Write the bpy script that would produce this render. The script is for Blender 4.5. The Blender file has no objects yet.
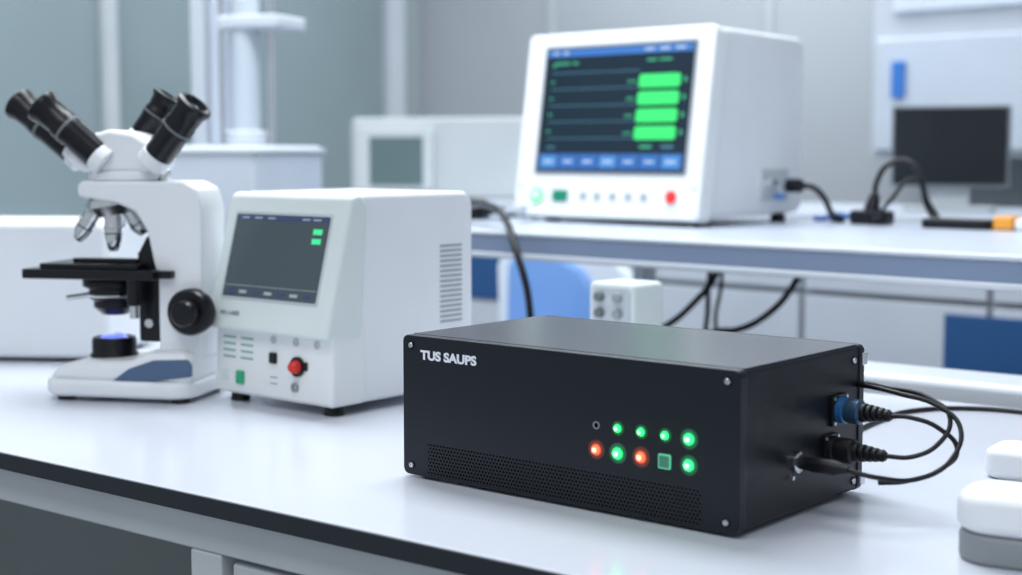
import bpy, bmesh, math
from mathutils import Vector, Matrix

T = 0.90            # worktop height
BENCH = -math.radians(38.0)
YAW = -math.radians(41.5)
sc = bpy.context.scene
sc.view_settings.view_transform = 'Standard'
sc.view_settings.look = 'None'

# ------------------------------------------------------------------ materials
MATS = {}
def mat(name, col, rough=0.5, metal=0.0, emit=None, es=0.0, bump=0.0, bscale=400, var=0.03, vscale=6, coat=0.0, spec=0.5):
    if name in MATS: return MATS[name]
    m = bpy.data.materials.new(name); m.use_nodes = True
    nt = m.node_tree; b = nt.nodes['Principled BSDF']
    b.inputs['Roughness'].default_value = rough
    b.inputs['Metallic'].default_value = metal
    b.inputs['Coat Weight'].default_value = coat
    b.inputs['Specular IOR Level'].default_value = spec
    tc = nt.nodes.new('ShaderNodeTexCoord')
    n = nt.nodes.new('ShaderNodeTexNoise'); n.inputs['Scale'].default_value = vscale
    n.inputs['Detail'].default_value = 3
    nt.links.new(tc.outputs['Object'], n.inputs['Vector'])
    r = nt.nodes.new('ShaderNodeValToRGB')
    r.color_ramp.elements[0].position = 0.3; r.color_ramp.elements[1].position = 0.7
    r.color_ramp.elements[0].color = [c*(1-var) for c in col]+[1]
    r.color_ramp.elements[1].color = [min(1, c*(1+var)) for c in col]+[1]
    nt.links.new(n.outputs['Fac'], r.inputs['Fac'])
    nt.links.new(r.outputs['Color'], b.inputs['Base Color'])
    if emit:
        b.inputs['Emission Color'].default_value = list(emit)+[1]
        b.inputs['Emission Strength'].default_value = es
    if bump:
        n2 = nt.nodes.new('ShaderNodeTexNoise'); n2.inputs['Scale'].default_value = bscale
        bp = nt.nodes.new('ShaderNodeBump'); bp.inputs['Strength'].default_value = bump
        bp.inputs['Distance'].default_value = 0.0005
        nt.links.new(tc.outputs['Object'], n2.inputs['Vector'])
        nt.links.new(n2.outputs['Fac'], bp.inputs['Height'])
        nt.links.new(bp.outputs['Normal'], b.inputs['Normal'])
    MATS[name] = m
    return m

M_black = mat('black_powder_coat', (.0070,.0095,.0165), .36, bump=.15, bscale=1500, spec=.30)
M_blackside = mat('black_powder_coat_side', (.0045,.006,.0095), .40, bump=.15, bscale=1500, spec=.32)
M_hole = mat('vent_hole', (.0008,.0008,.001), .9, spec=.1)
M_rim = mat('vent_rim', (.022,.026,.034), .5)
M_rub = mat('black_rubber', (.005,.005,.007), .45, spec=.4)
M_blkpl = mat('black_plastic', (.0055,.006,.009), .30, spec=.35)
M_chrome = mat('chrome', (.75,.76,.78), .18, 1.0)
M_steel = mat('screw_steel', (.62,.64,.68), .3, 1.0)
M_white = mat('white_plastic', (.82,.84,.85), .4, bump=.08, bscale=900)
M_offw = mat('offwhite_plastic', (.70,.765,.75), .42, bump=.08, bscale=900)
M_shellw = mat('white_shell', (.81,.83,.86), .38)
M_grey = mat('grey_plastic', (.30,.32,.35), .5)
M_lgrey = mat('light_grey_plastic', (.52,.56,.59), .5)
M_vent = mat('vent_grey', (.30,.34,.36), .7)
M_seam = mat('seam_dark', (.15,.17,.18), .7)
M_txtw = mat('print_white', (.80,.83,.90), .6)
M_txtg = mat('print_grey', (.25,.3,.3), .6)
M_green = mat('led_green', (.02,.5,.2), .3, emit=(.010,1,.052), es=8)
M_greenhot = mat('led_green_core', (.3,1,.5), .3, emit=(.16,1,.19), es=5.0)
M_ghalo = mat('led_green_halo_inner', (.01,.12,.06), .4, emit=(.01,.55,.20), es=.55)  # LED bloom painted as a dim emissive ring, brighter inner step
M_ghalo2 = mat('led_green_halo_outer', (.01,.05,.03), .4, emit=(.01,.35,.14), es=.16)  # fainter outer step of the painted green bloom
M_orange = mat('led_orange', (.6,.1,.04), .3, emit=(1,.045,.018), es=5)
M_orangehot = mat('led_orange_core', (1,.5,.3), .3, emit=(1,.17,.11), es=5)
M_ohalo = mat('led_orange_halo_inner', (.12,.02,.01), .4, emit=(.6,.07,.03), es=.55)  # orange bloom painted the same way, inner step
M_ohalo2 = mat('led_orange_halo_outer', (.05,.015,.01), .4, emit=(.35,.05,.03), es=.16)  # fainter outer step of the painted orange bloom
M_table = mat('worktop_laminate', (.655,.68,.76), .2, var=.012, vscale=3, bump=.03, bscale=250)
M_edge = mat('worktop_black_edge', (.010,.014,.023), .45)
M_benchw = mat('bench_white_steel', (.58,.61,.63), .45)
M_blueg = mat('blue_grey_trim', (.20,.26,.38), .4)
M_wallL = mat('wall_paint_left', (.39,.45,.47), .8, var=.05, vscale=.7)
M_wallB = mat('wall_paint_back', (.46,.49,.53), .8, var=.03, vscale=.7)
M_glass = mat('tinted_glass_panel', (.27,.34,.36), .25, var=.12, vscale=.8)
M_frame = mat('aluminium_frame', (.61,.65,.71), .4)
M_floor = mat('vinyl_floor', (.24,.26,.28), .4, var=.05)
M_cab = mat('cabinet_white', (.56,.60,.67), .5)
M_blue = mat('cabinet_blue', (.018,.085,.24), .45)
M_blk = mat('screen_black', (.008,.012,.016), .18)

# ------------------------------------------------------------------ geometry helpers
def empty(name, loc=(0,0,0), rz=0):
    o = bpy.data.objects.new(name, None); o.location = loc; o.rotation_euler = (0,0,rz)
    o.empty_display_size = .05
    sc.collection.objects.link(o); return o

def finish(bm, name, parent, m, bevel=0.0, seg=3, smooth=True, ang=32, merge=True):
    if merge: bmesh.ops.remove_doubles(bm, verts=bm.verts, dist=1e-6)
    bmesh.ops.recalc_face_normals(bm, faces=bm.faces)
    if bevel > 0:
        es = [e for e in bm.edges if len(e.link_faces)==2 and e.calc_face_angle(0) > math.radians(ang)]
        bmesh.ops.bevel(bm, geom=es, offset=bevel, segments=seg, affect='EDGES', profile=.5, clamp_overlap=True)
    me = bpy.data.meshes.new(name); bm.to_mesh(me); bm.free()
    o = bpy.data.objects.new(name, me); sc.collection.objects.link(o)
    me.materials.append(m)
    if smooth:
        for p in me.polygons: p.use_smooth = True
        me.set_sharp_from_angle(angle=math.radians(38))
        if bevel > 0:
            w = o.modifiers.new('wn','WEIGHTED_NORMAL'); w.keep_sharp = True; w.weight = 100
    if parent: o.parent = parent
    return o

def prism(name, parent, pts, axis, a, b, m, bevel=0, seg=3, ang=32):
    bm = bmesh.new()
    def P(p, t):
        if axis=='x': return (t,p[0],p[1])
        if axis=='y': return (p[0],t,p[1])
        return (p[0],p[1],t)
    A = [bm.verts.new(P(p,a)) for p in pts]; B = [bm.verts.new(P(p,b)) for p in pts]
    bm.faces.new(A); bm.faces.new(B[::-1])
    n=len(pts)
    for i in range(n): bm.faces.new([A[i],B[i],B[(i+1)%n],A[(i+1)%n]])
    return finish(bm, name, parent, m, bevel, seg, ang=ang)

def box(name, parent, x0,x1,y0,y1,z0,z1, m, bevel=0, seg=3):
    return prism(name, parent, [(x0,y0),(x1,y0),(x1,y1),(x0,y1)], 'z', z0, z1, m, bevel, seg)

def rr(x0,x1,y0,y1,r,n=6):
    out=[]
    for cx,cy,a0 in ((x1-r,y0+r,-90),(x1-r,y1-r,0),(x0+r,y1-r,90),(x0+r,y0+r,180)):
        for i in range(n+1):
            a=math.radians(a0+90*i/n); out.append((cx+r*math.cos(a), cy+r*math.sin(a)))
    return out

def lathe(name, parent, prof, origin, d, m, n=36):
    d = Vector(d).normalized(); q = d.to_track_quat('Z','Y').to_matrix()
    bm = bmesh.new(); rings=[]
    for r,h in prof:
        if r < 1e-7: rings.append([bm.verts.new(Vector(origin)+q@Vector((0,0,h)))])
        else: rings.append([bm.verts.new(Vector(origin)+q@Vector((r*math.cos(2*math.pi*i/n), r*math.sin(2*math.pi*i/n), h))) for i in range(n)])
    for A,B in zip(rings, rings[1:]):
        for i in range(n):
            j=(i+1)%n
            if len(A)==1 and len(B)==1: continue
            if len(A)==1: bm.faces.new([A[0],B[i],B[j]])
            elif len(B)==1: bm.faces.new([A[i],A[j],B[0]])
            else: bm.faces.new([A[i],A[j],B[j],B[i]])
    return finish(bm, name, parent, m)

def cyl(name, parent, p0, p1, r, m, r2=None, b=None, n=32):
    p0=Vector(p0); p1=Vector(p1); L=(p1-p0).length
    if r2 is None: r2=r
    if b is None: b=min(r,r2,L)*.12
    return lathe(name, parent, [(0,0),(r-b,0),(r,b),(r2,L-b),(r2-b,L),(0,L)], p0, p1-p0, m, n)

def tube(name, parent, pts, r, m, res=10):
    cu = bpy.data.curves.new(name,'CURVE'); cu.dimensions='3D'; cu.bevel_depth=r; cu.bevel_resolution=4
    cu.resolution_u = res; cu.use_fill_caps=True
    s = cu.splines.new('BEZIER'); s.bezier_points.add(len(pts)-1)
    for bp,p in zip(s.bezier_points, pts):
        bp.co=p; bp.handle_left_type='AUTO'; bp.handle_right_type='AUTO'
    o=bpy.data.objects.new(name,cu); sc.collection.objects.link(o); cu.materials.append(m)
    if parent: o.parent=parent
    return o

def text(name, parent, s, x, y, z, size, m, sx=1.0, bold=.0):
    cu=bpy.data.curves.new(name,'FONT'); cu.body=s; cu.size=size; cu.extrude=.0002; cu.offset=bold
    o=bpy.data.objects.new(name,cu); sc.collection.objects.link(o); cu.materials.append(m)
    o.parent=parent; o.location=(x,y,z); o.rotation_euler=(math.pi/2,0,0); o.scale=(sx,1,1)
    return o

def face_frame(name, parent, y, z, tilt):
    o = bpy.data.objects.new(name, None); o.empty_display_size=.02; sc.collection.objects.link(o)
    o.parent = parent; o.location=(0,y,z); o.rotation_euler=(-tilt,0,0)   # leans back
    return o

def screw(name, parent, o, d, r=.0042):
    lathe(name, parent, [(0,0),(r*1.25,0),(r*1.25,.0006),(r,.0007)], o, d, M_hole, 20)
    lathe(name+'_head', parent, [(r,.0),(r,.0012),(r*.8,.002),(r*.3,.0022),(r*.28,.001),(0,.001)], o, d, M_steel, 20)

# ------------------------------------------------------------------ room
def room(name, x0,x1,y0,y1,z0,z1,m,bevel=0,parent=None):
    o = box(name,parent,x0,x1,y0,y1,z0,z1,m,bevel)
    if parent is None: o.rotation_euler=(0,0,YAW)
    return o
UL, VB = -5.0, 5.0
room('floor', UL-.1,3.6,-1.6,VB+.1,-.1,0,M_floor)
room('ceiling', UL-.1,3.6,-1.6,VB+.1,3.0,3.1,mat('ceiling_paint',(.75,.77,.78),.9))
room('wall_back', UL-.1,3.6,VB,VB+.1,0,3.0,M_wallB)
room('wall_left', UL-.1,UL,-1.6,VB,0,3.0,M_wallL)
room('baseboard_back', UL,3.6,VB-.015,VB,0,.1,M_frame)
room('baseboard_left', UL,UL+.015,-1.6,VB,0,.1,M_frame)

gp = empty('window_1',(0,0,0),YAW)
for i,(a,b) in enumerate([(.3,1.35),(1.45,2.2),(2.3,3.25),(3.32,4.75)]):
    box('glass_%d'%(i+1),gp,UL+.005,UL+.02,a,b,.95,2.6,M_glass)
for i,y in enumerate([.25,1.35,2.2,3.25,4.75]):
    box('mullion_%d'%(i+1),gp,UL+.005,UL+.06,y,y+(.10 if y!=3.25 else .06),.85,2.7,M_frame if y!=3.25 else M_lgrey,.004)
box('sill',gp,UL+.005,UL+.09,.25,4.85,.85,.95,M_frame,.004)
box('head',gp,UL+.005,UL+.06,.25,4.85,2.6,2.7,M_frame,.004)

# wall cabinet on the back wall (right of the picture)
wp = empty('wall_cabinet',(0,0,0),YAW)
M_pale=mat('panel_pale',(.58,.64,.73),.5)
box('carcass',wp,-2.46,.6,4.64,4.99,1.20,2.25,M_cab,.01)
for i in range(3):
    box('lower_door_%d'%(i+1),wp,-2.44+1.0*i,-1.46+1.0*i,4.62,4.64,1.22,1.60,M_pale,.012)
    box('upper_door_%d'%(i+1),wp,-2.38+1.0*i,-1.46+1.0*i,4.62,4.64,1.68,2.22,mat('panel_pale2',(.68,.75,.85),.5),.012)
box('blue_label',wp,-2.37,-2.325,4.605,4.62,T+.50,T+.62,mat('label_blue',(.04,.2,.6),.4))
for i,x in enumerate((-4.2,-3.1)):
    room('trim_%d'%(i+1), x,x+.03,4.985,4.998,.12,3.0,M_lgrey)

# ------------------------------------------------------------------ front bench
tb = empty('laboratory_bench',(0,0,0),BENCH)
F=.904; BK=1.85
box('worktop',tb,-3.3,1.1,F+.002,BK,T-.018,T,M_table,.0015)
box('worktop_edge',tb,-3.3,1.1,F,F+.004,T-.019,T-.0012,M_edge,.0008)
box('underframe_front',tb,-3.25,1.05,F+.02,F+.06,T-.062,T-.0185,M_benchw,.003)
box('underframe_back',tb,-3.25,1.05,BK-.09,BK-.05,T-.062,T-.0185,M_benchw,.003)
box('back_panel',tb,-3.2,1.0,BK-.15,BK-.13,.15,T-.062,mat('bench_panel_grey',(.28,.31,.31),.6),.002)
for i,(x,y) in enumerate([(-3.2,F+.02),(-1.12,F+.02),(1.0,F+.02),(-3.2,BK-.1),(-1.12,BK-.1),(1.0,BK-.1)]):
    box('leg_%d'%(i+1),tb,x,x+.045,y,y+.045,0,T-.062,M_benchw,.003)
box('drawer_carcass',tb,-1.07,-.02,F+.045,1.6,.1,T-.064,M_lgrey,.002)
for k in range(2):
    xa=-1.065+k*.525
    for j,(za,zb) in enumerate([(T-.20,T-.068),(T-.44,T-.205),(.105,T-.445)]):
        box('drawer_%d_%d'%(k+1,j+1),tb,xa,xa+.515,F+.025,F+.045,za,zb,M_benchw,.004)
        cyl('handle_%d_%d'%(k+1,j+1),tb,(xa+.18,F+.008,zb-.035),(xa+.335,F+.008,zb-.035),.004,M_lgrey)
        for q in (xa+.19,xa+.325):
            cyl('handle_post_%d_%d_%d'%(k+1,j+1,int(q*1000)),tb,(q,F+.008,zb-.035),(q,F+.03,zb-.035),.003,M_lgrey)

# ------------------------------------------------------------------ black control box
W,D,H0,H1=.387,.226,.003,.143
bb = empty('electronics_enclosure',(.190,1.214,T),-math.radians(39.7))
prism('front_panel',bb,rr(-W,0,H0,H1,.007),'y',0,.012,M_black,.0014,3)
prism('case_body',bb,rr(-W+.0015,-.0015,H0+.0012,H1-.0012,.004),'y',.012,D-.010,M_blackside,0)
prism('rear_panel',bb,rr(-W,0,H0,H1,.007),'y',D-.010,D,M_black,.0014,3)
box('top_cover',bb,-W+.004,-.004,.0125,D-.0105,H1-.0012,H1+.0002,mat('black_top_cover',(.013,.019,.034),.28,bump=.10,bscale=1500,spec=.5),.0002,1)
for i,(x,y) in enumerate([(-.02,.02),(-W+.02,.02),(-.02,D-.02),(-W+.02,D-.02)]):
    cyl('foot_%d'%(i+1),bb,(x,y,0),(x,y,.005),.009,M_rub)
for i,(x,z) in enumerate([(-.012,.133),(-W+.012,.133),(-.012,.013),(-W+.012,.013)]):
    screw('front_screw_%d'%(i+1),bb,(x,0,z),(0,-1,0),.0029)
for i,(y,z) in enumerate([(D-.020,.129),(D-.017,.014)]):
    screw('side_screw_%d'%(i+1),bb,(-.0015,y,z),(1,0,0),.003)
    box('side_clip_%d'%(i+1),bb,-.003,.0015,D-.006,D+.003,z-.006,z+.006,M_steel,.001)
def perf(name, x0,x1,z0,z1,p,r,yo,m):
    bm=bmesh.new(); row=0; z=z0
    while z<=z1:
        x=x0+(p/2 if row%2 else 0)
        while x<=x1:
            vs=[bm.verts.new((x+r*math.cos(2*math.pi*k/8),yo,z+r*math.sin(2*math.pi*k/8))) for k in range(8)]
            bm.faces.new(vs); x+=p
        z+=p*.87; row+=1
    return finish(bm,name,bb,m,smooth=False,merge=False)
perf('vent_rims',-.352,-.036,.0085,.0385,.0040,.0018,-.0001,M_rim)
perf('vent_holes',-.352,-.036,.0083,.0383,.0040,.00135,-.0002,M_hole)
text('label',bb,'TUS SAUPS',-.362,-.0003,.1205,.0122,M_txtw,1.22,.00050)
xs=[-.1475,-.124,-.099,-.074,-.0495]
def led(i,x,z,r,a,b,h,h2):  # two emissive rings around each dome imitate its halo on the panel
    lathe('led_%s_halo_outer'%i,bb,[(r*2.1,0),(r*2.05,.0003),(r*1.5,.0004)],(x,0,z),(0,-1,0),h2,28)
    lathe('led_%s_halo_inner'%i,bb,[(r*1.5,0),(r*1.45,.0006),(r*1.1,.0010),(r*1.02,.0002)],(x,0,z),(0,-1,0),h,28)
    lathe('led_%s'%i,bb,[(r*1.02,0),(r*1.02,.0012),(r*.85,.0028),(r*.58,.0037)],(x,0,z),(0,-1,0),a,28)
    lathe('led_%s_core'%i,bb,[(r*.58,.0037),(r*.3,.0042),(0,.0044)],(x,0,z),(0,-1,0),b,28)
lathe('indicator_off',bb,[(.0035,0),(.0035,.0009),(.0026,.0009),(.0024,.0003),(0,.0003)],(xs[0],0,.080),(0,-1,0),M_txtg,24)
lathe('indicator_off_centre',bb,[(.0024,.0004),(0,.0005)],(xs[0],0,.080),(0,-1,0),M_hole,24)
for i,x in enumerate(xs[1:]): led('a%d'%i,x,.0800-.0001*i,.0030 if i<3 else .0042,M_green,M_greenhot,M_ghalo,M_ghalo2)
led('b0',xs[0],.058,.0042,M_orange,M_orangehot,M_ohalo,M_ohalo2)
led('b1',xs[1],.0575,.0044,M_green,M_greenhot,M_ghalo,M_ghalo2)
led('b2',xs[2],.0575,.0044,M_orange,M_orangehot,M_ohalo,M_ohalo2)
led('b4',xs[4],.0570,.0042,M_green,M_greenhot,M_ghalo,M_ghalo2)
prism('square_button_rim',bb,rr(xs[3]-.0066,xs[3]+.0066,.0504,.0636,.0015),'y',-.0012,0,mat('btn_rim',(.12,.4,.27),.4,emit=(.12,.7,.42),es=.35),.0003,1)
prism('square_button',bb,rr(xs[3]-.0050,xs[3]+.0050,.0520,.0620,.001),'y',-.002,-.0012,mat('btn_face',(.03,.12,.08),.35,emit=(.1,.5,.3),es=.18),.0003,1)

M_bluc=mat('connector_blue',(.02,.11,.28),.35)
def flange(n,y,z,s):
    prism('flange_%d'%n,bb,rr(y-s,y+s,z-s,z+s,.003),'x',-.0015,.002,M_blkpl,.0005,2)
    for k,(a,b) in enumerate([(1,1),(-1,1),(1,-1),(-1,-1)]):
        cyl('flange_%d_screw_%d'%(n,k+1),bb,(.0015,y+a*s*.78,z+b*s*.78),(.0032,y+a*s*.78,z+b*s*.78),.0018,M_steel,n=12)
def strain(n,x,y,z,r,L,dz=0):
    k=5
    for i in range(k):
        f=i/k; rr_=r*(1-.45*f)
        cyl('plug_%d_rib_%d'%(n,i+1),bb,(x+L*f,y,z+dz*f),(x+L*(f+.7/k),y,z+dz*(f+.7/k)),rr_,M_rub,n=20)
    cyl('plug_%d_core'%n,bb,(x,y,z),(x+L,y,z+dz),r*.5,M_rub,n=16)
flange(1,.175,.087,.0145)
lathe('socket_1',bb,[(.0125,0),(.0125,.007),(.0105,.008)],(.001,.175,.087),(1,0,0),M_bluc)
lathe('plug_1',bb,[(0,.0),(.0105,.0),(.0105,.006),(.0115,.008),(.0115,.019),(.0095,.021),(0,.021)],(.003,.175,.087),(1,0,0),mat('connector_steelblue',(.03,.07,.13),.35,.3))
strain(1,.024,.175,.087,.0088,.028)
flange(2,.160,.053,.0135)
lathe('plug_2',bb,[(0,0),(.012,0),(.012,.005),(.0105,.006),(.0115,.010),(.0115,.022),(.009,.024),(0,.024)],(.001,.160,.053),(1,0,0),M_rub)
strain(2,.025,.160,.053,.0088,.030)
lathe('jack_ring',bb,[(0,0),(.0095,0),(.0095,.003),(.007,.004),(0,.004)],(-.001,.100,.050),(1,0,0),M_chrome)
cyl('jack_screw',bb,(0,.088,.038),(.003,.088,.038),.002,M_steel,n=12)
lathe('plug_3',bb,[(0,0),(.006,0),(.006,.01),(.0068,.012),(.0068,.034),(.0045,.040),(.003,.046),(0,.046)],(.003,.100,.050),(1,0,0),M_rub)
R=.0022
tube('cable_1',bb,[(.045,.100,.050),(.072,.108,.045),(.097,.135,.043),(.114,.165,.058),(.112,.185,.083),(.085,.192,.099),(.055,.19,.105),(.02,.20,.107),(-.02,.236,.10)],R,M_rub)
tube('cable_2',bb,[(.050,.175,.087),(.070,.178,.087),(.093,.185,.079),(.108,.19,.061),(.101,.175,.046),(.080,.15,.036),(.06,.135,.034)],R,M_rub)
tube('cable_3',bb,[(.054,.160,.053),(.078,.165,.055),(.096,.178,.067),(.100,.192,.087),(.076,.205,.101),(.03,.215,.105),(-.02,.244,.096),(-.05,.25,.05)],R,M_rub)
tube('cable_4',bb,[(-.1,.224,.04),(-.11,.27,.012),(-.125,.4,.0032),(-.150,.58,.0032),(-.147,.66,.0032),(-.100,.72,.0032),(.0,.735,.0032),(.2,.70,.0032)],.003,M_rub)

# ------------------------------------------------------------------ white bench analyser (centre left)
wd = empty('benchtop_analyzer',(-.217,1.775,T),-math.radians(40))
w=.222
prism('main_body',wd,[(.03,.012),(.262,.012),(.262,.258),(.25,.271),(.06,.271),(.035,.264),(.03,.1)],'x',-w+.002,-.002,M_shellw,.007,4)
prism('lower_front',wd,[(.0,.012),(.06,.012),(.06,.12),(.004,.12)],'x',-w,0,M_white,.006,4)
by0,bz0,by1,bz1=-.012,.096,.034,.268
prism('screen_bezel',wd,[(by0,bz0),(.05,bz0),(.062,.258),(.05,.272),(by1,bz1)],'x',-w-.003,.003,M_offw,.006,4)
tilt=math.atan2(by1-by0,bz1-bz0)
ff=face_frame('screen_face',wd,by0,bz0,tilt)
prism('display_recess',ff,rr(-w+.016,-.022,.040,.156,.004),'y',-.0006,.002,M_lgrey,.0004,1)
prism('display_glass',ff,rr(-w+.020,-.026,.044,.152,.002),'y',-.0012,.002,mat('lcd_grey',(.035,.048,.058),.22,emit=(.08,.11,.13),es=.3),.0003,1)
M_ui1=mat('ui_grey',(.3,.35,.4),.5,emit=(.4,.48,.52),es=.2); M_ui2=mat('ui_teal',(.03,.4,.2),.5,emit=(.05,.8,.25),es=.7); M_uib=mat('ui_navy',(.02,.04,.12),.5,emit=(.04,.07,.18),es=.3)
box('ui_title',ff,-w+.023,-.029,-.0016,-.001,.145,.150,M_uib)
for i,xx in enumerate((-.19,-.165,-.14,-.075,-.055)): box('ui_text_%d'%i,ff,xx,xx+.014,-.0019,-.0015,.1463,.1485,M_ui1)
for i in range(2): box('ui_teal_%d'%i,ff,-.052,-.036,-.0016,-.001,.129-.012*i,.136-.012*i,M_ui2)
box('ui_line',ff,-w+.023,-.029,-.0016,-.001,.0585,.0592,M_ui1)
for i in range(7): box('ui_btn_%d'%i,ff,-w+.028+.024*i,-w+.042+.024*i,-.0016,-.001,.049,.053,M_ui1 if i%2 else M_uib)
text('bezel_label',ff,'MIA 6-MEB',-w+.022,-.0006,.020,.008,M_txtg,1,.0001)
lf=face_frame('lower_face',wd,.0,.012,math.atan2(.004,.108))
for i in range(4):
    for j in range(2): box('print_%d_%d'%(i,j),lf,-.205+.034*j,-.181+.034*j,-.0005,.001,.072-.0085*i,.0745-.0085*i,mat('print_teal',(.2,.42,.38),.6))
prism('green_key',lf,rr(-.178,-.163,.014,.031,.002),'y',-.003,.001,mat('key_green',(.02,.38,.18),.35),.001,2)
prism('white_key_1',lf,rr(-.207,-.194,.017,.030,.002),'y',-.002,.001,M_offw,.001,2)
prism('black_key',lf,rr(-.113,-.101,.046,.060,.002),'y',-.004,.001,M_blkpl,.001,2)
for i,x in enumerate((-.108,-.066,-.028)):
    lathe('ring_%d'%i,lf,[(.0055,0),(.0055,.001),(.0035,.001),(.0035,.0002),(0,.0002)],(x,0,.076),(0,-1,0),M_lgrey,20)
lathe('red_knob',lf,[(0,0),(.0085,0),(.0085,.004),(.0075,.006),(.0075,.010),(.005,.013),(0,.0135)],(-.062,0,.046),(0,-1,0),mat('knob_red',(.6,.02,.015),.35,emit=(1,.05,.03),es=.06))
lathe('red_knob_base',lf,[(0,0),(.0125,0),(.0125,.003),(0,.003)],(-.062,0,.046),(0,-1,0),M_blkpl)
prism('knob_latch',lf,rr(-.052,-.044,.042,.053,.002),'y',-.003,.001,M_blkpl,.0008,2)
lathe('jack_small',lf,[(.006,0),(.006,.003),(.003,.003),(.003,0)],(-.066,0,.020),(0,-1,0),M_grey,20)
for i in range(2): box('tick_%d'%i,lf,-.113,-.100,-.0005,.001,.020+.008*i,.0215+.008*i,M_grey)
for i in range(16):
    z=.100+i*.0066
    box('vent_%d'%(i+1),wd,-.003,-.0015,.196,.238,z,z+.0030,M_vent)
for i,(x,y) in enumerate([(-.02,.022),(-w+.025,.022),(-.02,.235),(-w+.025,.235)]):
    cyl('foot_%d'%(i+1),wd,(x,y,0),(x,y,.013),.013,M_rub,.011)

# ------------------------------------------------------------------ microscope
ms = empty('binocular_microscope',(-.524,1.965,T),-math.radians(12))
prism('base',ms,rr(-.080,.132,-.072,.072,.035,8),'z',.006,.028,M_shellw,.006,3)
prism('base_upper',ms,[(-.074,.024),(-.058,.044),(-.03,.052),(.045,.054),(.07,.066),(.124,.068),(.130,.055),(.130,.024)],'y',-.063,.063,M_shellw,.012,4)
prism('base_stripe',ms,[(.020,.026),(.045,.044),(.080,.056),(.126,.058),(.1315,.05),(.1315,.036),(.06,.026)],'y',-.0655,-.058,mat('microscope_blue',(.07,.12,.22),.4),.002,2)
for i,(x,y) in enumerate([(-.05,-.05),(-.05,.05),(.11,-.05),(.11,.05)]): cyl('foot_%d'%(i+1),ms,(x,y,0),(x,y,.008),.012,M_rub)
lathe('illuminator',ms,[(0,0),(.032,0),(.032,.008),(.029,.012),(.029,.028),(.027,.032),(.022,.032),(.021,.029)],(-.004,-.005,.046),(0,0,1),M_blkpl)
lathe('illuminator_lens',ms,[(.021,.028),(.015,.034),(.008,.0365),(0,.037)],(-.004,-.005,.046),(0,0,1),mat('lamp_blue',(.15,.2,.7),.1,emit=(.16,.22,1),es=1.1))
prism('arm',ms,[(.076,.055),(.130,.055),(.137,.15),(.139,.25),(.131,.276),(.113,.285),(-.03,.285),(-.036,.278),(-.034,.264),(.02,.256),(.046,.245),(.062,.220),(.070,.18),(.076,.16)],'y',-.038,.038,M_shellw,.009,4,ang=25)
prism('arm_insert',ms,[(.044,.075),(.084,.075),(.084,.17),(.074,.20),(.058,.215),(.044,.19)],'y',-.030,.030,M_blkpl,.004,3)
cyl('focus_rack_screw',ms,(.060,-.031,.10),(.060,-.034,.10),.006,M_chrome)
box('stage_bracket',ms,.0,.082,-.024,.024,.130,.160,M_blkpl,.003)
# head
prism('head_base',ms,rr(-.030,.066,-.036,.036,.03,8),'z',.285,.298,M_shellw,.004,3)
prism('head',ms,[(-.034,.296),(.062,.296),(.076,.310),(.070,.331),(.043,.347),(.010,.352),(-.022,.344),(-.048,.326),(-.054,.312)],'y',-.034,.034,M_shellw,.014,5,ang=20)
prism('head_bridge',ms,[(-.085,.318),(-.03,.298),(.0,.31),(.0,.343),(-.03,.348),(-.062,.344)],'y',.002,.046,M_shellw,.010,4)
box('head_clamp',ms,.066,.078,-.006,.006,.286,.300,M_chrome,.002)
def eyepiece(n,p0,p1):
    p0=Vector(p0);p1=Vector(p1);d=p1-p0;L=d.length
    lathe('eyepiece_%d'%n,ms,[(0,0),(.0185,0),(.0195,.004),(.0195,L*.42),(.0205,L*.45),(.0205,L*.62),(.0190,L*.66),(.0205,L*.86),(.0235,L*.92),(.0235,L*.98),(.0215,L),(.016,L+.001),(.013,L-.008),(0,L-.010)],p0,d,M_blkpl)
    q=d.normalized()
    cyl('eyepiece_%d_collar'%n,ms,p0-q*.016,p0+q*.002,.0212,M_shellw,.0202)
    lathe('eyepiece_%d_ring'%n,ms,[(.0207,L*.5),(.0212,L*.51),(.0212,L*.53),(.0207,L*.54)],p0,d,M_seam)
    lathe('eyepiece_%d_lens'%n,ms,[(.013,L-.007),(.006,L-.004),(0,L-.003)],p0,d,mat('eyepiece_glass',(.03,.05,.08),.05),24)
eyepiece(1,(-.008,-.030,.318),(-.084,-.038,.385))
eyepiece(2,(-.074,.034,.322),(-.163,.042,.390))
eyepiece(3,(.076,-.030,.318),(.134,-.038,.384))
eyepiece(4,(.026,.034,.343),(.062,.042,.396))
# nosepiece
nd=Vector((.18,0,-1))
lathe('nosepiece',ms,[(0,0),(.030,0),(.033,.004),(.033,.012),(.028,.018),(.024,.024),(0,.026)],(-.006,-.004,.262),nd,M_chrome)
lathe('nosepiece_ring',ms,[(0,0),(.027,0),(.027,.006),(0,.006)],(-.006,-.004,.265),nd,M_blkpl)
def objective(n,p,d,L):
    lathe('objective_%d'%n,ms,[(0,0),(.0112,0),(.0112,L*.35),(.012,L*.36),(.012,L*.44),(.0112,L*.45),(.0108,L*.7),(.0068,L*.95),(.0048,L),(0,L)],p,d,M_chrome)
    lathe('objective_%d_band'%n,ms,[(.0116,0),(.0116,.002)],Vector(p)+Vector(d).normalized()*L*.55,d,mat('band_grey',(.08,.09,.11),.4))
objective(1,(.002,-.012,.244),(.05,-.1,-1),.052)
objective(2,(-.024,-.012,.246),(-.55,-.2,-1),.046)
objective(3,(.018,.004,.244),(.65,.1,-1),.036)
objective(4,(-.008,.016,.244),(-.2,.6,-1),.034)
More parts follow.
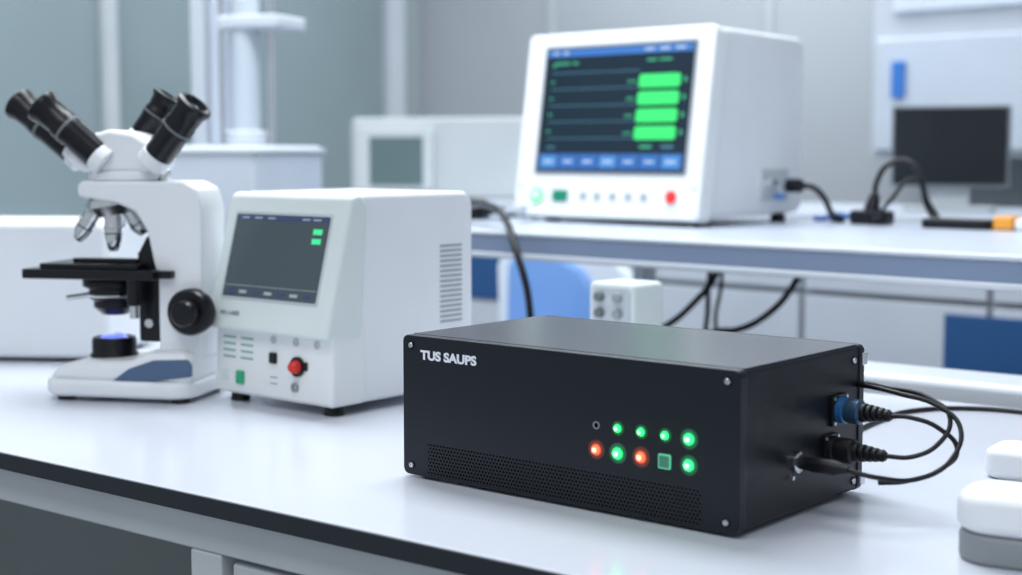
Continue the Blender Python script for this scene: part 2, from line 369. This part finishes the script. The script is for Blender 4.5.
# stage
box('stage',ms,-.104,.080,-.062,.062,.158,.171,M_blkpl,.002)
box('stage_upper',ms,-.082,.056,-.055,.058,.171,.178,M_blkpl,.0015)
box('slide_holder',ms,-.045,.045,-.035,-.028,.178,.184,M_blkpl,.001)
box('slide',ms,-.038,.038,-.027,.0,.178,.1795,mat('slide_glass',(.4,.45,.48),.1),0)
box('slide_clip',ms,.03,.06,.0,.012,.178,.19,M_blkpl,.001)
box('stage_arm',ms,.05,.10,-.05,-.035,.160,.170,M_blkpl,.002)
cyl('stage_knob',ms,(.048,-.05,.165),(.048,-.05,.125),.009,M_blkpl)
cyl('stage_knob_lower',ms,(.048,-.05,.125),(.048,-.05,.108),.006,M_chrome)
lathe('condenser',ms,[(0,0),(.040,0),(.042,.003),(.042,.012),(.034,.016),(.034,.028),(.028,.032),(.028,.040),(.017,.050),(0,.050)],(-.002,-.003,.158),(0,0,-1),M_blkpl)
lathe('condenser_ring',ms,[(.0345,0),(.0355,.001),(.0355,.003),(.0345,.004)],(-.002,-.003,.136),(0,0,-1),M_chrome)
cyl('condenser_screw',ms,(-.02,-.022,.136),(-.049,-.047,.132),.0035,M_chrome)
lathe('coarse_focus_knob',ms,[(0,0),(.026,0),(.030,.003),(.030,.018),(.027,.022),(.017,.022),(.017,.036),(.014,.040),(0,.040)],(.126,-.037,.118),(0,-1,0),M_blkpl)
lathe('coarse_focus_knob_far',ms,[(0,0),(.026,0),(.030,.003),(.030,.018),(.027,.022),(0,.022)],(.126,.037,.118),(0,1,0),M_blkpl)

# white instrument case at far left
lc = empty('instrument_case',(-.615,2.25,T),-math.radians(4))
prism('case_body',lc,rr(-.36,0,.006,.214,.012),'y',0,.24,mat('case_paint',(.76,.79,.82),.45),.010,4)
for i,(x,y) in enumerate([(-.03,.03),(-.33,.03),(-.03,.21),(-.33,.21)]): cyl('foot_%d'%(i+1),lc,(x,y,0),(x,y,.008),.012,M_rub)

# ------------------------------------------------------------------ raised shelf
SZ=T+.18
sh = empty('raised_shelf',(0,0,0),YAW)
box('shelf_board',sh,-2.1,.7,2.005,2.80,SZ-.018,SZ,mat('shelf_laminate',(.55,.60,.70),.28),.002)
box('shelf_rail',sh,-2.1,.7,1.985,2.010,SZ-.040,SZ-.008,M_blueg,.003)
box('shelf_rail_cap',sh,-2.1,.7,1.983,2.012,SZ-.0085,SZ-.0002,M_frame,.003)
box('shelf_rail_lip',sh,-2.1,.7,1.983,2.012,SZ-.050,SZ-.039,M_frame,.003)
box('shelf_back_rail',sh,-2.1,.7,2.76,2.79,SZ-.045,SZ-.018,M_frame,.002)
for i,(x,y) in enumerate([(-2.05,2.08),(-2.05,2.74),(.6,2.08),(.6,2.74)]):
    box('post_%d'%(i+1),sh,x,x+.04,y,y+.04,0,SZ-.018,M_frame,.003)
M_rail=mat('rail_white',(.76,.80,.86),.35)
rl = empty('bench_back_rail',(0,0,0),BENCH)
box('rail_bar',rl,-1.0,1.1,1.90,2.01,T-.034,T+.020,M_rail,.012,4)
box('rail_apron',rl,-.98,1.08,1.93,1.96,T-.45,T-.034,M_cab,.004)
for i,x in enumerate((-.95,1.0)): box('rail_leg_%d'%(i+1),rl,x,x+.04,1.93,1.97,0,T-.45,M_frame,.003)

# ------------------------------------------------------------------ display on the shelf
mo = empty('display_monitor',(.347,2.75,SZ+.0005),YAW)
mw=.46
fy0,fz0,fy1,fz1=0,.012,.056,.380
prism('rear_housing',mo,[(.035,.018),(.368,.018),(.385,.03),(.382,.355),(.370,.370),(.085,.376)],'x',-mw+.006,-.006,M_shellw,.012,4)
tilt=math.atan2(fy1-fy0,fz1-fz0); L=math.hypot(fy1-fy0,fz1-fz0)
mf=face_frame('front_face',mo,fy0,fz0,tilt)
prism('front_bezel',mf,rr(-mw,0,0,L,.014,6),'y',0,.045,M_white,.005,3)
prism('bezel_seam',mf,rr(-mw+.001,-.001,.001,L-.001,.014,6),'y',.028,.0305,M_seam)
sx0,sx1,sz0,sz1=-.406,-.042,.090,.340
prism('screen_frame',mf,rr(sx0-.006,sx1+.006,sz0-.006,sz1+.006,.006),'y',-.0015,.003,M_grey,.001,2)
prism('screen_glass',mf,rr(sx0,sx1,sz0,sz1,.003),'y',-.002,.003,mat('screen_navy',(.006,.012,.02),.25,emit=(.008,.026,.048),es=.5),.0003,1)
SW=sx1-sx0; SH=sz1-sz0
def ui(name,a,b,c,d,m,yo=-.0026): return box(name,mf,sx0+a*SW,sx0+b*SW,yo,-.0019,sz0+c*SH,sz0+d*SH,m)
B1=mat('ui_blue',(.02,.09,.25),.5,emit=(.025,.11,.36),es=.75); B2=mat('ui_skyblue',(.04,.14,.3),.5,emit=(.05,.18,.46),es=.8)
B3=mat('ui_line_blue',(.05,.15,.2),.5,emit=(.05,.18,.24),es=.35); G1=mat('ui_green',(.02,.35,.08),.5,emit=(.03,.70,.13),es=.85)
G2=mat('ui_green_text',(.03,.25,.12),.5,emit=(.05,.42,.22),es=.45); WT=mat('ui_white',(.3,.35,.4),.5,emit=(.45,.55,.7),es=.5)
ui('ui_title',0.01,.99,.93,.99,B1)
for i,a in enumerate((.05,.12,.68,.78,.88)): ui('ui_title_text_%d'%i,a,a+.06 if i>1 else a+.035,.952,.970,WT,-.003)
for i,z in enumerate((.795,.665,.53,.40,.265)):
    ui('ui_trace_%d'%i,.05,.66,z,z+.006,B3)
    ui('ui_trace_label_%d'%i,.05,.075,z+.055,z+.068,G2)
for i in range(4):
    c=.66-.135*i
    prism('ui_green_box_%d'%i,mf,rr(sx0+.66*SW,sx0+.925*SW,sz0+c*SH,sz0+(c+.104)*SH,.006),'y',-.003,-.0019,G1)
    for k in range(3): ui('ui_box_text_%d_%d'%(i,k),.585+.02*k,.596+.02*k,c+.042,c+.062,G2)
    ui('ui_box_val_%d'%i,.95,.965,c+.035,c+.075,G2)
for i,(a,b) in enumerate([(.06,.17),(.19,.23),(.70,.76),(.78,.86)]): ui('ui_head_%d'%i,a,b,.868,.884,G2)
ui('ui_status',.70,.78,.19,.21,G2); ui('ui_status2',.84,.92,.19,.21,B3); ui('ui_status3',.06,.12,.19,.205,B3)
ui('ui_footer',0.01,.99,.015,.15,mat('ui_footer_blue',(.01,.05,.15),.5,emit=(.02,.06,.18),es=.8))
for i in range(7): 
    a=.03+.138*i; ui('ui_softkey_%d'%i,a,a+.112,.035,.13,B1 if i%3 else B2,-.003); ui('ui_softkey_text_%d'%i,a+.025,a+.085,.073,.092,WT,-.0034)
lathe('power_led_ring',mf,[(.017,0),(.017,.002),(.0135,.003),(.013,0)],(-.397,0,.042),(0,-1,0),M_lgrey)
lathe('power_led',mf,[(.0145,0),(.0135,.003),(.007,.0055)],(-.397,0,.042),(0,-1,0),mat('led_big_green',(.1,.8,.2),.3,emit=(.06,1,.12),es=1.8))
lathe('power_led_core',mf,[(.007,.0055),(0,.006)],(-.397,0,.042),(0,-1,0),M_greenhot)
prism('green_key',mf,rr(-.356,-.318,.031,.053,.003),'y',-.003,.001,mat('key_dark_green',(.01,.24,.14),.35),.001,2)
for i,x in enumerate((-.278,-.243,-.205,-.167,-.130)):
    lathe('touch_icon_%d'%i,mf,[(.0085,0),(.0085,.0015),(.006,.0015),(.006,.0003),(0,.0003)],(x,0,.042),(0,-1,0),M_lgrey,20)
    box('touch_icon_bar_%d'%i,mf,x-.002,x+.002,-.001,.001,.038,.046,M_grey)
lathe('red_button',mf,[(0,0),(.012,0),(.012,.003),(.0095,.004),(.009,.007),(0,.0085)],(-.066,0,.044),(0,-1,0),mat('button_red',(.75,.03,.03),.35,emit=(1,.05,.04),es=.25))
for i,(x,z) in enumerate([(-.02,.35),(-mw+.02,.35),(-mw+.016,.06),(-.016,.06)]): lathe('bezel_rivet_%d'%i,mf,[(.004,0),(.004,.001),(0,.001)],(x,0,z),(0,-1,0),M_lgrey,16)
for i,(x,y) in enumerate([(-.03,.06),(-mw+.06,.06),(-.03,.33),(-mw+.06,.33)]): cyl('foot_%d'%(i+1),mo,(x,y,0),(x,y,.022),.016,M_rub,.013)
for i,(y,z,r) in enumerate([(.245,.082,.015),(.298,.074,.014)]):
    lathe('port_%d'%(i+1),mo,[(0,0),(r,0),(r,.006),(r*.8,.008),(r*.8,.020),(r*.5,.022),(0,.022)],(-.007,y,z),(1,0,0),M_chrome)
box('port_plate',mo,-.008,-.003,.222,.325,.045,.108,M_lgrey,.003)
lathe('port_plug',mo,[(0,0),(.014,0),(.014,.028),(.007,.036),(0,.036)],(.012,.298,.074),(1,0,0),M_blkpl)
lathe('port_plug_small',mo,[(0,0),(.006,0),(.006,.02),(0,.02)],(-.004,.275,.052),(1,0,0),mat('plug_blue',(.1,.25,.6),.4))
tube('signal_cable',mo,[(.045,.298,.074),(.063,.302,.072),(.080,.315,.054),(.090,.34,.016),(.095,.37,.006),(.06,.39,.006)],.006,M_blkpl)

# cables hanging around the shelf
hc = empty('hanging_cables',(0,0,0),0)
tube('cable_left',hc,[(-.085,2.95,T+.215),(-.045,2.80,T+.222),(-.01,2.66,T+.20),(.012,2.58,T+.14),(.030,2.56,T+.07),(.034,2.58,T-.04),(.03,2.7,T-.2)],.0065,M_blkpl)
tube('cable_left_white',hc,[(-.05,3.1,SZ+.006),(-.02,3.0,SZ+.012),(.01,2.9,SZ+.03),(.02,3.0,SZ+.02),(.05,3.1,SZ+.006)],.005,mat('cable_grey',(.5,.55,.6),.5))
tube('cable_mid_1',hc,[(.40,2.80,T+.13),(.385,2.78,T+.09),(.34,2.75,T+.04),(.29,2.74,T+.0),(.24,2.74,T-.02),(.18,2.8,T-.06)],.006,M_blkpl)
tube('cable_mid_2',hc,[(.39,2.86,T+.14),(.38,2.84,T+.06),(.375,2.82,T-.0),(.36,2.82,T-.08)],.005,M_blkpl)
tube('cable_mid_3',hc,[(.54,2.72,T+.13),(.52,2.70,T+.085),(.47,2.68,T+.03),(.41,2.67,T+.0),(.37,2.66,T-.002),(.33,2.66,T-.02),(.3,2.7,T-.06)],.006,M_blkpl)
tube('cable_mid_4',hc,[(.415,2.9,T+.14),(.41,2.88,T+.06),(.40,2.88,T-.01),(.42,2.86,T-.1)],.004,M_blkpl)

# power plug and bits on shelf
pp = empty('power_plug',(.715,2.90,SZ),YAW)
prism('plug_body',pp,rr(-.05,.03,-.025,.025,.012),'z',0,.028,M_blkpl,.007,3)
cyl('plug_collar',pp,(-.01,0,.026),(-.004,0,.060),.017,M_blkpl,.009)
tube('plug_cord',pp,[(-.005,0,.052),(.0,.0,.085),(.02,.01,.118),(.055,.02,.122),(.085,.015,.085),(.10,.01,.04),(.13,.0,.010),(.18,-.01,.006)],.0055,M_blkpl)
tube('plug_cord_2',pp,[(.0,-.02,.012),(.03,-.05,.02),(.06,-.06,.05),(.09,-.03,.09),(.10,.01,.05),(.12,.03,.008)],.004,M_blkpl)
tube('blue_cord',pp,[(-.04,0,.01),(-.09,.01,.016),(-.13,.03,.008),(-.17,.06,.006)],.006,mat('cord_blue',(.08,.2,.5),.4))
ad = empty('power_adapter',(.845,2.74,SZ),YAW)
prism('adapter_body',ad,rr(-.08,.05,-.03,.03,.008),'z',0,.018,M_blkpl,.004,3)
prism('orange_cap',ad,rr(.055,.095,-.022,.022,.008),'z',0,.026,mat('cap_orange',(.85,.36,.05),.4),.006,3)
prism('white_cap',ad,rr(.095,.16,-.02,.02,.008),'z',0,.022,M_white,.006,3)
bl = empty('handheld_scanner',(-.09,3.12,SZ),YAW)
prism('scanner_body',bl,rr(-.09,.04,-.03,.03,.02),'z',0,.045,M_blkpl,.014,4)
cyl('scanner_handle',bl,(.03,0,.02),(.10,0,.016),.014,M_blkpl,.011)

# small controller standing at the back of the bench
sm = empty('knob_controller',(.172,2.06,T),YAW)
prism('case',sm,rr(-.080,0,.004,.138,.008),'y',0,.07,M_offw,.004,3)
prism('face_plate',sm,rr(-.074,-.006,.040,.132,.006),'y',-.002,.001,M_lgrey,.001,2)
for i,(x,z) in enumerate([(-.058,.118),(-.026,.118),(-.058,.095),(-.026,.095),(-.042,.070)]):
    lathe('knob_%d'%(i+1),sm,[(0,0),(.0075,0),(.0065,.008),(0,.009)],(x,-.002,z),(0,-1,0),M_grey if i%2 else M_seam,20)
for i,(x,y) in enumerate([(-.07,.012),(-.01,.012),(-.07,.06),(-.01,.06)]): cyl('foot_%d'%(i+1),sm,(x,y,0),(x,y,.006),.007,M_rub)

# chair behind bench, between the shelf and the cabinets
ch = empty('laboratory_chair',(.150,3.84,0),math.radians(-30))
M_chb=mat('chair_blue',(.20,.38,.76),.7); M_chw=mat('chair_shell',(.78,.83,.90),.45)
prism('back_shell',ch,[(-.20,.56),(.20,.56),(.21,.80),(.19,.90),(.12,.97),(.02,1.01),(-.10,1.02),(-.18,.99),(-.21,.92)],'y',-.02,.03,M_chw,.018,4)
prism('back_cushion',ch,[(-.165,.62),(.07,.60),(.115,.75),(.105,.85),(.06,.92),(-.03,.965),(-.11,.975),(-.16,.93)],'y',-.05,-.015,M_chb,.018,4)
prism('seat',ch,rr(-.22,.22,-.44,-.02,.08),'z',.50,.57,M_chb,.02,4)
cyl('stem',ch,(0,-.20,.12),(0,-.20,.50),.025,M_chrome)
prism('back_support',ch,[(-.2,.46),(.06,.46),(.06,.8),(.03,.8),(.03,.5),(-.2,.5)],'x',-.03,.03,M_blkpl,.005)
for i in range(5):
    a=2*math.pi*i/5+.3; p=(.25*math.cos(a),-.20+.25*math.sin(a))
    cyl('base_arm_%d'%(i+1),ch,(0,-.20,.12),(p[0],p[1],.075),.02,M_chrome,.014)
    cyl('caster_%d'%(i+1),ch,(p[0]-.012,p[1],.03),(p[0]+.012,p[1],.03),.03,M_rub)
    cyl('caster_stem_%d'%(i+1),ch,(p[0],p[1],.03),(p[0],p[1],.08),.008,M_chrome)

# ------------------------------------------------------------------ far bench with cabinets
FB=T+.16
fb = empty('storage_cabinet_bench',(0,0,0),YAW)
box('counter',fb,-4.6,1.6,3.38,4.15,FB-.03,FB,mat('counter_grey',(.46,.50,.57),.45),.004)
box('carcass',fb,-4.58,1.58,3.44,4.14,.08,FB-.03,M_grey,.003)
box('plinth',fb,-4.5,1.5,3.50,4.1,0,.08,M_grey)
k=0; x=-4.57
while x<1.4:
    k+=1
    box('drawer_%d'%k,fb,x,x+.50,3.42,3.44,FB-.20,FB-.045,M_cab,.004)
    box('door_%d'%k,fb,x,x+.50,3.42,3.44,.10,FB-.215,M_cab,.004)
    box('pull_%d'%k,fb,x+.17,x+.33,3.405,3.42,FB-.10,FB-.085,M_grey,.003)
    x+=.515
for i,(a,b,c,d) in enumerate([(-1.60,-1.30,FB-.375,FB-.235),(-3.30,-2.95,FB-.30,FB-.12)]):
    box('blue_front_%d'%(i+1),fb,a,b,3.412,3.42,c,d,M_blue,.003)
# far flat screen
fm = empty('computer_monitor',(1.185,4.02,FB),math.radians(-22))
prism('bezel',fm,rr(-.155,.155,.065,.285,.008),'y',0,.03,mat('bezel_pale',(.20,.23,.26),.4),.004,2)
box('panel',fm,-.148,.148,-.002,.002,.072,.278,M_blk)
box('stand',fm,-.05,.05,.03,.05,.0,.15,M_lgrey,.004)
prism('foot',fm,rr(-.12,.12,-.04,.09,.02),'z',0,.012,M_lgrey,.003,2)
# far white boxed instrument
fi = empty('crt_instrument',(-.26,5.05,FB),math.radians(-14))
prism('housing',fi,rr(-.30,.32,.0,.275,.02),'y',.0,.26,mat('beige_housing',(.56,.60,.62),.5),.012,3)
prism('front_frame',fi,rr(-.27,.0,.03,.245,.012),'y',-.02,.0,mat('frame_pale',(.64,.68,.70),.5),.006,2)
box('screen',fi,-.225,-.035,-.023,-.019,.045,.21,mat('screen_teal',(.13,.19,.20),.3))

# test stand tower at left back
ts = empty('column_test_stand',(-.63,3.45,0),math.radians(-20))
TS=T+.14
box('pedestal',ts,-.17,.17,-.15,.2,.05,TS,M_cab,.006)
box('plinth',ts,-.15,.15,-.13,.18,0,.05,M_grey)
box('base_unit',ts,-.135,.125,-.15,.18,TS,T+.335,mat('stand_white',(.60,.65,.73),.4),.012)
box('base_top_plate',ts,-.14,.13,-.155,.185,T+.315,T+.328,M_lgrey,.004)
box('column_outer',ts,-.165,-.125,.06,.11,TS,T+1.25,M_frame,.006)
box('column_wide',ts,-.105,-.055,.05,.10,T+.335,T+1.25,mat('column_white',(.66,.72,.82),.35),.008)
cyl('glass_column',ts,(.020,.0,T+.34),(.020,.0,T+1.2),.034,mat('column_glass',(.52,.58,.65),.12),n=24)
cyl('guide_rod',ts,(.075,.02,T+.335),(.075,.02,T+1.2),.008,M_chrome)
cyl('guide_rod_2',ts,(-.03,-.02,T+.335),(-.03,-.02,T+1.2),.006,M_chrome)
box('crosshead',ts,-.03,.125,-.04,.10,T+.60,T+.63,M_frame,.006)
cyl('collar',ts,(.020,0,T+.335),(.020,0,T+.37),.046,M_frame)

# ------------------------------------------------------------------ bottom right pieces
br = empty('pipette_stand_base',(.430,1.140,T),-math.radians(30))
prism('grey_base',br,rr(-.075,.14,-.035,.04,.030,8),'z',0,.024,mat('mid_grey',(.25,.27,.29),.5),.004,3)
prism('white_top',br,rr(-.077,.142,-.037,.042,.031,8),'z',.024,.056,M_shellw,.010,4)
b2 = empty('sample_holder',(.520,1.45,T),-math.radians(35))
prism('tray',b2,rr(-.045,.12,-.03,.04,.02,6),'z',0,.030,M_shellw,.008,4)
prism('upright',b2,rr(.01,.06,.0,.035,.015,6),'z',.028,.085,M_shellw,.006,4)

# ------------------------------------------------------------------ lights
def area(name,loc,size,sizey,power,col=(1,1,1),rot=(0,0,0)):
    l=bpy.data.lights.new(name,'AREA'); l.shape='RECTANGLE'; l.size=size; l.size_y=sizey; l.energy=power; l.color=col
    o=bpy.data.objects.new(name,l); o.location=loc; o.rotation_euler=rot; sc.collection.objects.link(o); return o
area('ceiling_light',(-.3,2.6,2.95),2.0,.9,68,(.92,.97,1),(0,0,YAW))
area('ceiling_light.001',(.9,5.0,2.95),2.4,1.0,50,(.92,.97,1),(0,0,YAW))
area('ceiling_light.002',(-1.8,4.6,2.95),2.2,1.0,44,(.92,.97,1),(0,0,YAW))
area('ceiling_light.003',(-.6,.2,2.95),2.4,1.0,34,(.94,.97,1),(0,0,YAW))
wd_=bpy.data.worlds.new('World'); sc.world=wd_; wd_.use_nodes=True
bg=wd_.node_tree.nodes['Background']; bg.inputs[0].default_value=(.82,.91,1,1); bg.inputs[1].default_value=.54

# ------------------------------------------------------------------ camera
cam=bpy.data.cameras.new('Camera'); co=bpy.data.objects.new('Camera',cam); sc.collection.objects.link(co)
co.location=(0,0,T+.325); co.rotation_euler=(math.radians(90-5.3),0,0)
cam.lens=52.2; cam.sensor_width=36; cam.clip_start=.02
cam.dof.use_dof=True; cam.dof.focus_distance=1.48; cam.dof.aperture_fstop=3.8
sc.camera=co
